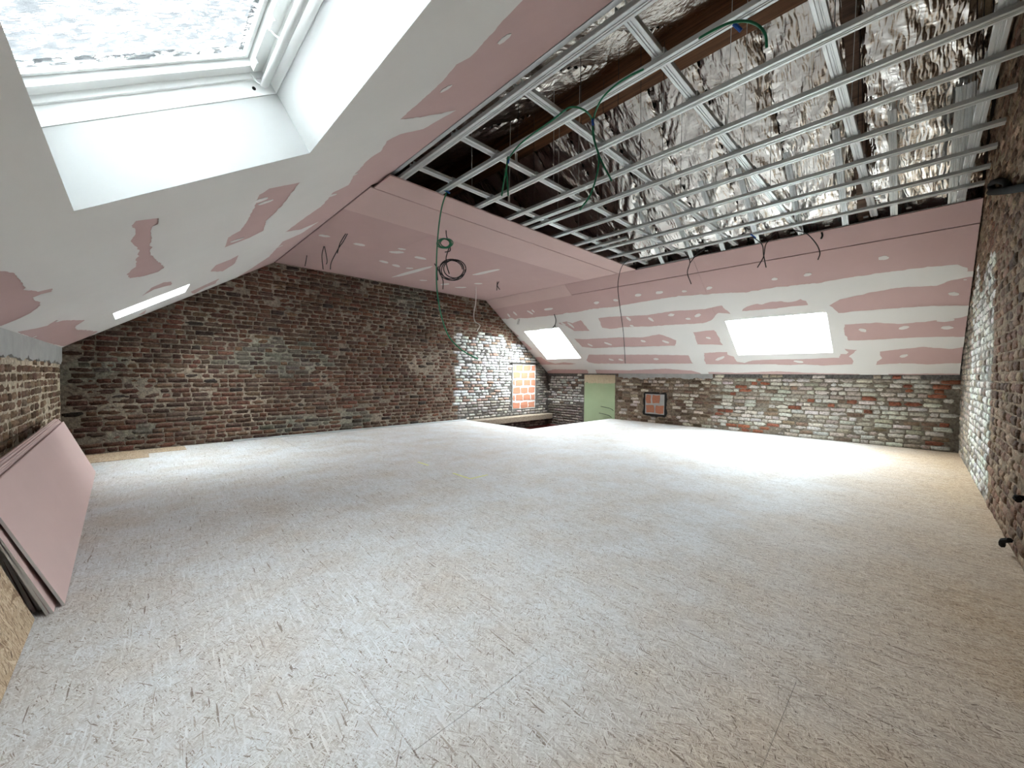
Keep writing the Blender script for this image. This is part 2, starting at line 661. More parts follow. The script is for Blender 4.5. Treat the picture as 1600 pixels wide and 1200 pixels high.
def roof_line(x):
    return min(ZKL + (x - XL) * math.tan(AL), ZC, ZKR + (XR - x) * math.tan(AR))


# --- far gable
INF = (6.645, 7.465, 0.150, 1.272)      # walled-up opening of hollow blocks


def gA_inside(u, v, L):
    if v > roof_line(u) + 0.05: return False
    if v < 0.02 and u < HOLE[0] + 0.1: return False
    if INF[0] - L / 2 < u < INF[1] + L / 2 and INF[2] - 0.02 < v < INF[3] + 0.04: return False
    return True


def gA_white(u, v):
    return u > 4.97 + 0.10 * nz(u, v, 0, 6) and v < 1.86 + 0.22 * nz(u, v, 2, 2.4) - 0.10 * max(0, u - 6.2)


def gA_col(u, v, r):
    if gA_white(u, v):
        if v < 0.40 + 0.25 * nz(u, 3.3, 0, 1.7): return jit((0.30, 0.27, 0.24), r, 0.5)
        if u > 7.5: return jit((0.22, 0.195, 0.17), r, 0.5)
        return jit((0.58, 0.575, 0.555), r, 0.16) if r.random() < 0.84 else jit((0.34, 0.23, 0.18), r)
    k = nz(u, v, 7, 0.9)
    grey = nz(u * 0.9, v * 2.2, 11, 1.0) + (0.42 if 0.5 < u < 2.6 and 1.12 < v < 1.55 else 0)
    x = r.random()
    if grey > 0.45 and x < 0.55: c = (0.20, 0.17, 0.135)
    elif x < 0.30: c = (0.205, 0.092, 0.060)
    elif x < 0.62: c = (0.175, 0.095, 0.066)
    elif x < 0.80: c = (0.15, 0.09, 0.066)
    elif x < 0.93: c = (0.21, 0.12, 0.075)
    else: c = (0.09, 0.065, 0.053)
    d = 0.58 * (1.0 + 0.30 * k)
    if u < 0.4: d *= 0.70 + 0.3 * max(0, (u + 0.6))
    return jit(tuple(q * d for q in c), r)


def gA_mort(u, v):
    if gA_white(u, v): return (0.11, 0.10, 0.09)
    g = nz(u * 0.9, v * 2.2, 11, 1.0) + (0.42 if 0.5 < u < 2.6 and 1.12 < v < 1.55 else 0)
    k = 1.0 + 0.35 * nz(u, v, 3, 2.0)
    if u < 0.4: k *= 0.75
    return tuple(x * k for x in ((0.25, 0.225, 0.18) if g > 0.4 else (0.235, 0.19, 0.148)))


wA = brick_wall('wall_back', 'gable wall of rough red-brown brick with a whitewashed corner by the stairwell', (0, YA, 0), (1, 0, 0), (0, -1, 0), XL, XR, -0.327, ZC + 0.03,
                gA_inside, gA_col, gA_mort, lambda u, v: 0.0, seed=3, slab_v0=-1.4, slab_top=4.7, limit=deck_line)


def infill(wall, origin, udir, ndir, u0, u1, v0, v1, cols, rows, seed, depth=-0.001, bed='grout'):
    """Walled-up opening: hollow terracotta blocks in pale mortar."""
    r = random.Random(seed)
    origin, udir, ndir = V(origin), V(udir), V(ndir)

    def P(u, v, n): return origin + udir * u + V((0, 0, v)) + ndir * n
    m = MB()
    q = [(u0, v0), (u1, v0), (u1, v1), (u0, v1)]
    m.loft([[P(a, b, -depth - 0.05) for a, b in q], [P(a, b, -depth + 0.001) for a, b in q]])
    m.obj('infill_mortar', M[bed], wall)
    H = (v1 - v0) / rows
    Wd = (u1 - u0) / cols
    for j in range(rows):
        off = (0.36 if j % 2 else 0.0) * Wd
        for i in range(-1, cols + 1):
            a, b = u0 + i * Wd + off, u0 + (i + 1) * Wd + off
            a, b = max(a, u0) + 0.020, min(b, u1) - 0.020
            if b - a < 0.05: continue
            c, d = v0 + j * H + 0.022, v0 + (j + 1) * H - 0.022
            ring0, ring1 = [], []
            for (uu, vv) in ((a, c), ((a + b) / 2, c), (b, c), (b, (c + d) / 2), (b, d), ((a + b) / 2, d), (a, d), (a, (c + d) / 2)):
                uu += r.uniform(-0.014, 0.014)
                vv += r.uniform(-0.012, 0.012)
                ring0.append(P(uu, vv, -depth - 0.03))
                ring1.append(P(uu, vv, -depth + 0.006 + r.uniform(-0.003, 0.003)))
            MB().loft([ring0, ring1]).obj('block', M['terracotta'], wall)


infill(wA, (0, YA, 0), (1, 0, 0), (0, -1, 0), *INF, 3, 6, 5)
MB().box((6.58, YA - 0.022, 1.272), (7.52, YA + 0.02, 1.288)).obj('lintel', M['iron'], wA)

# --- long knee wall
GREEN = (4.835, 5.685)
INK = (3.66, 4.085, 0.19, 0.615)


def kR_inside(u, v, L):
    if v > ZKR - 0.035 + 0.03 * nz(u, 0, 0, 2): return False
    if v < 0.02 and u < HOLE[1] + 0.05: return False
    if GREEN[0] - L / 2 < u < GREEN[1] + L / 2: return False
    if INK[0] - 0.05 - L / 2 < u < INK[1] + 0.05 + L / 2 and INK[2] - 0.06 < v < INK[3] + 0.06: return False
    if 3.0 < u < 3.75 and v > 0.9 and nz(u, v, 4, 5) > -0.15: return False
    return True


def kR_col(u, v, r):
    x = r.random()
    if u > GREEN[1]:
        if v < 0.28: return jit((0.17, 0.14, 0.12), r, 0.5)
        return jit((0.40, 0.385, 0.36), r, 0.3) if x < 0.8 else jit((0.2, 0.14, 0.11), r)
    if u > 2.75 + 0.3 * nz(u, v, 9, 2):
        if x < 0.40: return jit((0.17, 0.115, 0.08), r, 0.4)
        if x < 0.75: return jit((0.27, 0.215, 0.165), r, 0.4)
        return jit((0.46, 0.41, 0.35), r)
    if x < 0.10: return jit((0.27, 0.10, 0.06), r, 0.3)
    if x < 0.20: return jit((0.22, 0.155, 0.11), r)
    if x < 0.45: return jit((0.36, 0.315, 0.26), r)
    return jit((0.50, 0.47, 0.42), r, 0.2)


def kR_mort(u, v):
    k = 1 + 0.4 * nz(u, v, 3, 2.2)
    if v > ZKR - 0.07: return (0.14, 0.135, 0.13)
    if u > GREEN[1]: return (0.11, 0.10, 0.09)
    if u > 2.75: return tuple(x * k for x in (0.22, 0.17, 0.125))
    return tuple(x * k for x in (0.205, 0.175, 0.14))


wR = brick_wall('wall_right', 'long low knee wall of patchy limewashed brick under the right-hand slope', (XR, 0, 0), (0, 1, 0), (-1, 0, 0), YB, YA, -0.327, ZKR + 0.02,
                kR_inside, kR_col, kR_mort, lambda u, v: 0.0, seed=8, slab_v0=-1.4, slab_top=ZKR + 0.55, smear=0.0)
infill(wR, (XR, 0, 0), (0, 1, 0), (-1, 0, 0), *INK, 2, 2, 12, -0.001, 'render')
# flat ragged plate, dark colour standing for recess shade around the small infill
rg = []
for k in range(44):
    an = 2 * math.pi * k / 44
    cx, cz = math.cos(an), math.sin(an)
    m_ = max(abs(cx), abs(cz))
    j = 1.22 + 0.16 * nz(cx * 3, cz * 3, 2.0) + 0.10 * nz(cx * 11, cz * 11, 5.0)
    rg.append((3.872 + 0.212 * cx / m_ * j, 0.395 + 0.212 * cz / m_ * j))
MB().loft([[V((XR - 0.0008, y, z)) for y, z in rg], [V((XR + 0.03, y, z)) for y, z in rg]]).obj('recess_shade', M['dark'], wR)
MB().box((XR - 0.006, GREEN[0], -0.35), (XR + 0.04, GREEN[1], 0.83)).obj('green_plaster', M['green'], wR)
# ragged bare plaster above the green field
vs = []
for k in range(31):
    y = GREEN[0] + (GREEN[1] - GREEN[0]) * k / 30
    vs.append((y, 0.82 + 0.04 * nz(y, 0, 0, 9) + 0.02 * nz(y, 2, 0, 30)))
ring = [(GREEN[0], 1.02), *vs, (GREEN[1], 1.02)]
MB().loft([[V((XR - 0.009, y, z)) for y, z in ring], [V((XR + 0.03, y, z)) for y, z in ring]]).obj('bare_plaster', M['buff'], wR)
for y, z in ((5.19, 0.27), (5.24, 0.11)):
    m = MB().tube(spline([(XR - 0.005, y, z), (XR - 0.03, y - 0.02, z), (XR - 0.03, y - 0.25, z - 0.03), (XR - 0.005, y - 0.33, z - 0.08)]), 0.006)
    m.obj('wire_end', M['cableb'], wR, True)
# render band left under the slope
top = [(y, 0) for y in np.linspace(2.72, 4.75, 60)]
low = [ZKR - 0.075 - 0.085 * max(0, nz(y, 1, 0, 3)) - 0.05 * abs(nz(y, 4, 0, 14)) for y, _ in top]
ring = [V((XR - 0.004, y, ZKR + 0.01)) for y, _ in top] + [V((XR - 0.004, y, z)) for (y, _), z in zip(reversed(top), reversed(low))]
MB().loft([ring, [p + V((0.03, 0, 0)) for p in ring]]).obj('render_patch', M['render'], wR)


# --- near gable, seen along its length at the right of the picture
def gB_inside(u, v, L):
    return v > 0.0 and v < min(3.35, ZKL + (u - XL) * math.tan(AL) + 0.35, ZKR + (XR - u) * math.tan(AR) + 0.30)


def gB_col(u, v, r):
    x = r.random()
    if u > 4.86 + 0.05 * nz(u, v, 0, 4) and v < 2.0 + 0.3 * nz(u, v, 1, 2):
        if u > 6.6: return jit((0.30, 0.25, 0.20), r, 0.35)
        return jit((0.56, 0.545, 0.50), r, 0.2) if x < 0.8 else jit((0.3, 0.25, 0.2), r)
    if x < 0.35: return jit((0.17, 0.095, 0.06), r)
    if x < 0.7: return jit((0.21, 0.135, 0.09), r)
    if x < 0.85: return jit((0.27, 0.19, 0.125), r)
    return jit((0.10, 0.06, 0.04), r)


def gB_mort(u, v):
    if u > 4.86 and v < 2.0: return (0.22, 0.205, 0.18)
    k = 1 + 0.4 * nz(u, v, 3, 3)
    return tuple(x * k for x in (0.25, 0.185, 0.125))


wB = brick_wall('wall_front', 'rough brown brick gable seen end-on beside the camera with a whitewashed far end', (0, YB, 0), (1, 0, 0), (0, 1, 0), XL, XR, 0.0, 3.4,
                gB_inside, gB_col, gB_mort, lambda u, v: 0.0, hidden=lambda u, v: v > roof_line(u), seed=21, slab_v0=-1.4, slab_top=4.7, limit=deck_line)


# --- low knee wall behind the leaning boards
def kL_inside(u, v, L):
    return v < 1.075 + 0.05 * nz(u, 0, 0, 4)


def kL_col(u, v, r):
    x = r.random()
    if x < 0.5: return jit((0.19, 0.115, 0.075), r)
    if x < 0.85: return jit((0.25, 0.17, 0.115), r)
    return jit((0.12, 0.07, 0.045), r)


wL = brick_wall('wall_left', 'short brown brick knee wall with a grey rendered top behind the leaning sheets', (XL, 0, 0), (0, 1, 0), (1, 0, 0), YB, YA, 0.0, ZKL + 0.02,
                kL_inside, kL_col, lambda u, v: (0.50, 0.42, 0.32), lambda u, v: 0.0, hidden=lambda u, v: u < 3.9 or v < 0.5, seed=31, slab_v0=-0.3, slab_top=ZKL + 0.5)
ys = np.linspace(YB, YA, 160)
ring = [V((XL + 0.012, y, ZKL + 0.01)) for y in ys] + [V((XL + 0.012, y, 1.095 + 0.035 * nz(y, 0, 0, 5) + 0.03 * nz(y, 3, 0, 17))) for y in reversed(ys)]
MB().loft([ring, [p - V((0.03, 0, 0)) for p in ring]]).obj('render_band', M['render'], wL)


# ------------------------------------------------------------------ sloping ceilings
def cells(s0, s1, y0, y1, holes):
    ss = sorted({s0, s1, *[min(max(h[i], s0), s1) for h in holes for i in (0, 1)]})
    yy = sorted({y0, y1, *[min(max(h[i], y0), y1) for h in holes for i in (2, 3)]})
    out = []
    for a, b in zip(ss[:-1], ss[1:]):
        for c, d in zip(yy[:-1], yy[1:]):
            m, n = (a + b) / 2, (c + d) / 2
            if not any(h[0] < m < h[1] and h[2] < n < h[3] for h in holes): out.append((a, b, c, d))
    return out


def rough_poly(pts, amp, step=0.018, seed=0.0, streak=None):
    """A trowelled outline: subdivided and frayed, more along the trowel's stroke."""
    out = []
    for k in range(len(pts)):
        a, b = V((*pts[k], 0)), V((*pts[(k + 1) % len(pts)], 0))
        d = b - a
        n = max(1, int(d.length / step))
        for i in range(n):
            p = a + d * (i / n)
            f = nz(p.x * 14, p.y * 14, seed) + 0.6 * nz(p.x * 45, p.y * 45, seed + 4)
            g = nz(p.x * 14, p.y * 14, seed + 9) + 0.6 * nz(p.x * 45, p.y * 45, seed + 14)
            k1, k2 = streak or (1, 1)
            out.append((p.x + amp * f * k1, p.y + amp * g * k2))
    return out


def skim_layer(name, P, outer, holes, parent, mat, n0=-0.0022):
    vs = [V(p) for p in outer]
    faces = [list(range(len(outer)))]
    for h in holes:
        if sum(a[0] * b[1] - b[0] * a[1] for a, b in zip(h, h[1:] + h[:1])) < 0: h = h[::-1]
        k = len(vs)
        vs += [V(p) for p in h]
        faces.append(list(range(k, k + len(h))))
    r = delaunay_2d_cdt(vs, [], faces, 1, 1e-5, True)
    tri = [f for f, of in zip(r[2], r[5]) if of == [0]]
    pts = [P.p(v.x, v.y, n0) for v in r[0]]
    o = mesh_obj(name, pts, tri, mat, parent)
    return o


def px(P, pts):
    return [P.hit(p) for p in pts]


def rect_poly(h):
    return [(h[0], h[2]), (h[1], h[2]), (h[1], h[3]), (h[0], h[3])]


def grow(h, d=0.0):
    return (h[0] - d, h[1] + d, h[2] - d, h[3] + d)


TB = 0.0125
GAP = 0.007

# --- left slope
sl = prop(empty('ceiling_left_slope'), 'left sloping ceiling of pink plasterboard skimmed mostly white around the large skylight', None, None, 'structure')
holesL = [tuple(s[1:]) for s in SKY[:2]]
SL_END = SL_TOP + 0.075
rows = [(0.0, 0.63), (0.63, 1.83), (1.83, SL_TOP - 0.005)]
for i, (a, b) in enumerate(rows):
    for y0, y1 in (((YB + GAP, 2.45), (2.45, 5.05), (5.05, YA - GAP)) if i % 2 else ((YB + GAP, 1.1), (1.1, 3.7), (3.7, YA - GAP))):
        m = MB()
        for (p, q, r, s) in cells(a, b, y0, y1, [grow(h, 0.0125) for h in holesL]): m.pbox(PL, p, q, r, s, 0, TB)
        m.obj('plasterboard', M['pink'], sl)
# beside the open grid the board runs a little higher
MB().pbox(PL, SL_TOP - 0.005, SL_END, YB + GAP, 3.42, 0, TB).obj('plasterboard', M['pink'], sl)
MB().pbox(PL, SL_TOP - 0.06, SL_TOP - 0.01, 3.5, YA - GAP, -0.001, 0.0).obj('joint_tape', M['pink'], sl)

PINK_L = [
    [(204, 352), (214, 344), (247, 340), (247, 349), (236, 354), (235, 397), (257, 418), (247, 424), (225, 431), (203, 434), (197, 429), (212, 416), (216, 390), (206, 375), (212, 360)],
    [(420, 294), (467, 285), (456, 300), (442, 319), (428, 327), (416, 333), (411, 331), (434, 316), (430, 312), (408, 322), (386, 345), (375, 360), (356, 371), (351, 386), (390, 371), (411, 360), (416, 345), (432, 330), (446, 312)],
    [(328, 424), (337, 414), (360, 405), (373, 398), (366, 412), (347, 424)],
    [(-90, 402), (0, 422), (21, 426), (33, 437), (37, 452), (60, 455), (82, 450), (81, 455), (64, 459), (49, 465), (63, 476), (48, 488), (30, 497), (0, 509), (-90, 500)],
    [(27, 518), (60, 512), (72, 509), (87, 500), (120, 500), (132, 500), (118, 509), (118, 515), (141, 516), (153, 518), (126, 533), (99, 541), (60, 532)],
    [(222, 462), (237, 449), (255, 441), (268, 440), (268, 445), (258, 447), (240, 452)],
    [(297, 456), (318, 446), (342, 435), (336, 443), (318, 450), (303, 459)],
    [(216, 492), (228, 484), (226, 490)],
]
PINK_L[1] = [(420, 294), (467, 285), (456, 300), (442, 319), (416, 345), (411, 360), (390, 371), (351, 386), (356, 371), (375, 360), (386, 345), (397, 322), (405, 304)]
band = [(815, 0), (796, 20), (769, 51), (735, 88), (712, 101), (692, 125), (671, 145), (624, 186), (660, 182), (712, 172), (661, 201), (624, 209), (606, 219), (594, 236), (577, 247), (555, 270), (544, 289), (521, 300), (502, 322), (469, 345), (446, 362), (470, 358), (498, 346), (470, 365), (442, 377), (420, 401), (390, 421), (372, 432)]
bandp = px(PL, band)
bandp = [(bandp[0][0] - 0.02, YB - 0.1)] + bandp + [(bandp[-1][0], YA + 0.1), (SL_END + 0.2, YA + 0.1), (SL_END + 0.2, YB - 0.1)]
outer = [(0.0, YB + GAP), (SL_TOP - 0.004, YB + GAP), (SL_TOP - 0.004, YA - GAP), (0.0, YA - GAP)]
holes = [rough_poly(px(PL, p), 0.011, seed=i * 3.1, streak=(1.0, 0.6)) for i, p in enumerate(PINK_L)] + [rough_poly(bandp, 0.010, seed=40.0)]
holes += [rect_poly(h) for h in holesL]
skim_layer('skim_coat', PL, outer, holes, sl, M['skim'])


def dabs(P, pts, parent, mat, rr=0.035, n0=-0.0026):
    for k, (x, y, dx, dy) in enumerate(pts):
        c = P.hit((x, y))
        e1 = P.hit((x + dx, y + dy))
        d = V((e1[0] - c[0], e1[1] - c[1]))
        L = max(d.length, 0.012)
        d.normalize()
        q = V((-d.y, d.x))
        ring = []
        for j in range(18):
            a = 2 * math.pi * j / 18
            r = 1 + 0.30 * nz(math.cos(a) * 2, math.sin(a) * 2, k * 1.7)
            ring.append((c[0] + d.x * L * r * math.cos(a) + q.x * min(rr, L * 0.6) * r * math.sin(a), c[1] + d.y * L * r * math.cos(a) + q.y * min(rr, L * 0.6) * r * math.sin(a)))
        lo = [P.p(a, b, 0.0) for a, b in ring]
        hi = [P.p(a, b, n0) for a, b in ring]
        MB().loft([lo, hi]).obj('compound_dab', mat, parent)


dabs(PL, [(697, 138, 9, -6), (788, 60, 10, -9), (553, 273, 6, -3), (519, 305, 7, -2), (437, 385, 5, -2), (424, 392, 6, -3), (405, 313, 14, -4), (95, 500, 6, -1), (52, 527, 5, -2), (414, 316, 12, -4), (370, 375, 10, -3)], sl, M['skim'])

# --- right slope
sr = prop(empty('ceiling_right_slope'), 'right sloping ceiling of pink plasterboard with broad white joint compound bands around two skylights', None, None, 'structure')
holesR = [tuple(s[1:]) for s in SKY[2:]]
G0 = (XR - 5.985) / math.cos(AR)          # the open groove below the top row
for a, b, cuts in ((0.0, 1.20, (YB + GAP, 1.35, 3.95, YA - GAP)), (1.20, G0 - 0.006, (YB + GAP, 2.275, 4.9, YA - GAP))):
    for y0, y1 in zip(cuts[:-1], cuts[1:]):
        m = MB()
        for (p, q, r, s) in cells(a + 0.0006, b - 0.0006, y0 + 0.001, y1 - 0.001, [grow(h, 0.0125) for h in holesR]): m.pbox(PR, p, q, r, s, 0, TB)
        m.obj('plasterboard', M['pink'], sr)
SR_END = SR_TOP + 0.012
for y0, y1, mt in ((YB + GAP, 2.272, 'pink'), (2.276, 4.60, 'pink')):
    MB().pbox(PR, G0 + 0.006, SR_END if y1 < 3 else SR_TOP - 0.003, y0, y1, 0, TB).obj('plasterboard', M[mt], sr)
MB().pbox(PR, G0 - 0.01, SR_TOP - 0.003, 4.604, YA - GAP, -0.0015, TB).obj('joint_tape', M['pink2'], sr)
MB().pbox(PR, G0 - 0.03, G0 + 0.03, YB + GAP, YA - GAP, TB + 0.002, TB + 0.02).obj('backing_strip', M['dark'], sr)

PINK_R = [
    [(1296, 477), (1311, 468), (1360, 457), (1405, 449), (1465, 446), (1484, 438), (1514, 432), (1540, 432), (1540, 477), (1514, 477), (1450, 478), (1375, 483), (1330, 487), (1311, 489)],
    [(1319, 507), (1367, 504), (1405, 506), (1450, 502), (1502, 496), (1513, 492), (1535, 492), (1535, 526), (1512, 526), (1465, 526), (1412, 528), (1360, 531), (1326, 532), (1320, 522)],
    [(1375, 549), (1412, 545), (1442, 542), (1487, 545), (1508, 542), (1525, 542), (1525, 567), (1506, 567), (1450, 569), (1405, 567), (1369, 570), (1377, 560)],
    [(1100, 551.5), (1122, 550), (1136, 550), (1137, 554), (1146, 557), (1152, 565), (1163, 567), (1175, 563), (1197, 562), (1227, 561), (1257, 561), (1295, 559), (1310, 559), (1313, 553), (1323, 553), (1325, 550), (1320, 545), (1339, 546.5), (1331, 552), (1327, 557), (1332, 563), (1333, 569), (1310, 570), (1287, 571), (1257, 569), (1235, 570), (1205, 569), (1175, 569), (1145, 569), (1103, 569), (1101, 563)],
    [(1107, 581), (1150, 582.5), (1215, 580), (1280, 583), (1340, 584), (1350, 588), (1107, 586)],
    [(1390, 584), (1440, 583.5), (1500, 584), (1500, 590), (1390, 588)],
    [(855, 580), (865, 577), (917, 577.5), (920, 581), (918, 586), (855, 586)],
    [(930, 577.5), (980, 578.5), (1040, 576), (1080, 579), (1095, 583), (1095, 587), (934, 586)],
    [(1161, 483), (1167, 479), (1184, 474), (1190, 476), (1202, 472), (1218, 470.5), (1232, 472), (1244, 470), (1251, 467.5), (1260, 470), (1263, 476), (1235, 479), (1205, 482.5), (1161, 486)],
    [(935, 497), (950, 495), (970, 494), (1012, 492), (1050, 486), (1099, 483), (1127, 477), (1141, 490), (1122, 489), (1110, 501), (1098, 505), (1055, 507), (1012, 510), (975, 511), (955, 514), (941, 512)],
    [(897, 529), (912, 530), (932, 529), (967, 527), (1005, 527), (1030, 522), (1040, 525), (1057, 532), (1055, 540), (1017, 541), (967, 542), (930, 544), (910, 542), (902, 534)],
    [(1083, 519), (1100, 517), (1116, 515.5), (1123, 526), (1129, 539), (1110, 538), (1090, 538), (1086, 528)],
    [(916, 562), (920, 554), (955, 554), (1017, 554), (1075, 555), (1083, 568), (1030, 568), (980, 568), (930, 568), (920, 566)],
    [(788, 505), (800, 516), (806, 521), (811, 525), (806, 527), (797, 522)],
    [(811, 532), (819, 533), (832, 546), (826, 547)],
    [(834, 558), (846, 558), (856, 565), (867, 568), (881, 566), (900, 568), (893, 569.5), (869, 569.5), (844, 569.5)],
    [(872, 505), (885, 502), (895, 505), (907, 500), (912, 505), (921, 517), (897, 517), (887, 510)],
]
topb = [(780, 498), (792.5, 498), (800, 497), (805, 499), (811, 497), (825, 497), (850, 494), (871, 492), (885, 489), (900, 487.5), (930, 482), (955, 480), (1000, 472), (1060, 462.5), (1142, 457), (1165, 457), (1210, 449), (1277, 442), (1337, 432), (1394, 424), (1450, 417), (1495, 413), (1511, 418), (1511, 424), (1535, 424)]
tp = px(PR, topb)
tp = [(tp[0][0], YA + 0.2)] + tp + [(tp[-1][0], YB - 0.2), (G0 + 0.3, YB - 0.2), (G0 + 0.3, YA + 0.2)]
outer = [(0.0, YB + GAP), (G0 - 0.02, YB + GAP), (G0 - 0.02, YA - GAP), (0.0, YA - GAP)]
holes = [rough_poly(px(PR, p), 0.012, 0.025, seed=i * 2.3, streak=(0.7, 1.4)) for i, p in enumerate(PINK_R)] + [rough_poly(tp, 0.012, 0.025, seed=77.0)]
holes += [rect_poly(h) for h in holesR]
skim_layer('skim_coat', PR, outer, holes, sr, M['skim'])
dabs(PR, [(805, 490, 3, 3), (795, 493, 2, 3), (828, 488, 5, 3), (857, 483, 7, -1), (833, 486, 2, 2), (932, 473, 4, -1), (962, 469, 4, 0), (997, 461, 5, -1), (1030, 457, 6, -1), (1069, 455, 4, 0), (1108, 450, 4, -2), (1210, 436, 5, -1), (1262, 429, 6, -2),
          (982, 498, 3, 3), (1017, 499, 4, 3), (1049, 492, 5, -1), (987, 509, 3, 1), (1075, 498, 4, 0), (1090, 493, 5, -2), (922, 539, 4, 2), (950, 537, 6, 2), (1005, 533, 4, 1), (1040, 534, 6, 2), (955, 562, 4, 1), (970, 562, 4, 1), (1025, 561, 4, 0), (1107, 528, 4, 1),
          (1125, 560, 7, -3), (1248, 565, 8, 1), (1348, 516, 6, 2), (1412, 512, 8, -2), (1480, 512, 10, 0), (1490, 459, 8, 1), (1412, 556, 6, -2), (1478, 500, 14, -1), (1380, 403, 9, -1), (892, 508, 5, 4), (880, 506, 4, 2), (1508, 437, 3, 0)], sr, M['skim'], 0.03)

# --- flat boarded strip by the far gable
ce = prop(empty('ceiling', (0, 0, ZC)), 'flat strip of bare pink plasterboard ceiling between the open grid and the far gable', None, None, 'structure')
rowy = [(OPEN_Y, 3.472), (3.486, 4.13), (4.131, 4.77), (4.771, 5.40), (5.401, 6.03), (6.031, YA - GAP)]
for i, (a, b) in enumerate(rowy):
    xa, xb = CL + (0.04 if i == 0 else 0.012), CR - 0.004
    cut = (3.2, 4.22, 2.6, 4.4, 3.0, 2.2)[i]
    for x0, x1 in ((xa, cut - 0.0008), (cut + 0.0008, xb)):
        MB().box((x0, a, ZC + random.uniform(0, 0.0006)), (x1, b, ZC + TB)).obj('plasterboard', M['pink'] if i > 1 else M['pink2'], ce)
MB().box((CL + 0.1, 3.44, ZC + TB + 0.002), (CR - 0.03, 3.52, ZC + TB + 0.02)).obj('backing_strip', M['dark'], ce)
PC = Plane((0, 0, ZC), (1, 0, 0), (0, 0, 1))
dabs(PC, [(507, 368.5, 9, 1), (562, 382, 9, 2), (619, 394, 12, 0), (657, 403, 9, 2), (600, 409, 6, 2), (619, 415, 5, 2), (640, 419, 6, 0), (643, 425, 32, -9), (758, 425.5, 22, -5), (661, 438, 6, 0), (720, 449, 9, 0), (747, 443, 7, 0), (628, 389, 6, 1), (695, 444, 6, -1)], ce, M['skim'], 0.05)


# ------------------------------------------------------------------ skylights
def skylight(idx, label, big):
    P, s0, s1, y0, y1 = SKY[idx]
    wn = prop(empty('window_%d' % (idx + 1), P.p((s0 + s1) / 2, (y0 + y1) / 2, 0.2)), label, None, None, 'structure')
    D = 0.26 if P is PL else 0.20
    t = 0.012
    # lining boards of the shaft, flush with the skim
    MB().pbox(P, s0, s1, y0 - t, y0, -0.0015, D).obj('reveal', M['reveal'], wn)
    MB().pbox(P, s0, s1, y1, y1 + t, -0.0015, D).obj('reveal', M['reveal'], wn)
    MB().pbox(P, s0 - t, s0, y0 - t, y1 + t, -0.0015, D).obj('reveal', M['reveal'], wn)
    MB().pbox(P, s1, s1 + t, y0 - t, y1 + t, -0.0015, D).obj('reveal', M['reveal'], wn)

    def ring(i0, i1, n0, n1, name, mat, par=None):
        m = MB()
        m.pbox(P, s0 + i0, s1 - i0, y0 + i0, y0 + i1, n0, n1).pbox(P, s0 + i0, s1 - i0, y1 - i1, y1 - i0, n0, n1)
        m.pbox(P, s0 + i0, s0 + i1, y0 + i1, y1 - i1, n0, n1).pbox(P, s1 - i1, s1 - i0, y0 + i1, y1 - i1, n0, n1)
        return m.obj(name, mat, par or wn)
    ring(-0.035, 0.004, D, D + 0.16, 'frame', M['white'])
    ring(0.004, 0.020, D + 0.062, D + 0.16, 'frame_step', M['white'])
    sash = ring(0.020, 0.075, D + 0.085, D + 0.15, 'sash', M['white'])
    ring(0.075, 0.079, D + 0.119, D + 0.15, 'gasket', M['gasket'], sash)
    ring(0.079, 0.095, D + 0.112, D + 0.15, 'glazing_bead', M['white'], sash)
    MB().pbox(P, s0 + 0.08, s1 - 0.08, y0 + 0.08, y1 - 0.08, D + 0.128, D + 0.132).obj('pane', M['pane_streaked'] if big else M['pane'], sash)
    # flashing outside closes the gap to the roof
    ring(-0.12, -0.034, D + 0.02, D + 0.06, 'flashing', M['dark'])
    if big:
        # ventilation bar along the upper edge, on brackets, and its hinges
        ss, nn = s1 - 0.045, D + 0.030
        sec = []
        for y in (y0 + 0.03, y1 - 0.025):
            sec.append([P.p(ss + 0.020 * math.cos(a), y, nn + 0.013 * math.sin(a)) for a in [2 * math.pi * j / 12 for j in range(12)]])
        bar = MB().loft(sec).obj('ventilation_bar', M['white'], wn, True)
        MB().pbox(P, s1 - 0.035, s1 - 0.006, y0 + 0.01, y1 - 0.008, D + 0.048, D + 0.062).obj('ventilation_flap', M['white'], wn)
        for y in (y0 + 0.06, y0 + 0.35, y0 + 0.66, y0 + 0.98, y1 - 0.03):
            pts = spline([P.p(ss - 0.01, y, nn), P.p(ss - 0.028, y + 0.004, nn + 0.02), P.p(ss - 0.030, y + 0.012, nn + 0.055)], 5)
            MB().tube(pts, 0.004, 6).obj('bracket', M['white'], bar, True)
        for y in (y1 - 0.10, y1 - 0.38, y0 + 0.4):
            MB().pbox(P, s1 - 0.083, s1 - 0.073, y - 0.03, y + 0.03, D + 0.066, D + 0.085).obj('hinge', M['white'], wn)
        MB().loft([[P.p(s1 - 0.09 + 0.008 * math.cos(a), y1 - 0.0035 - k, D + 0.03 + 0.008 * math.sin(a)) for a in [2 * math.pi * j / 10 for j in range(10)]] for k in (0, 0.002)]).obj('screw_head', M['iron'], wn)
    # light portal: helps the renderer find the sky, gives no light itself
    if idx == 1: return
    ld = bpy.data.lights.new('portal', 'AREA')
    ld.shape = 'RECTANGLE'
    ld.size, ld.size_y = (s1 - s0), (y1 - y0)
    ld.cycles.is_portal = True
    lo = bpy.data.objects.new('sky_portal', ld)
    C.objects.link(lo)
    X_, Z_ = P.s, P.n
    Y_ = Z_.cross(X_)
    mw = Matrix((X_, Y_, Z_)).transposed().to_4x4()
    mw.translation = P.p((s0 + s1) / 2, (y0 + y1) / 2, D + 0.17)
    lo.matrix_world = mw
    prop(lo, kind='helper')


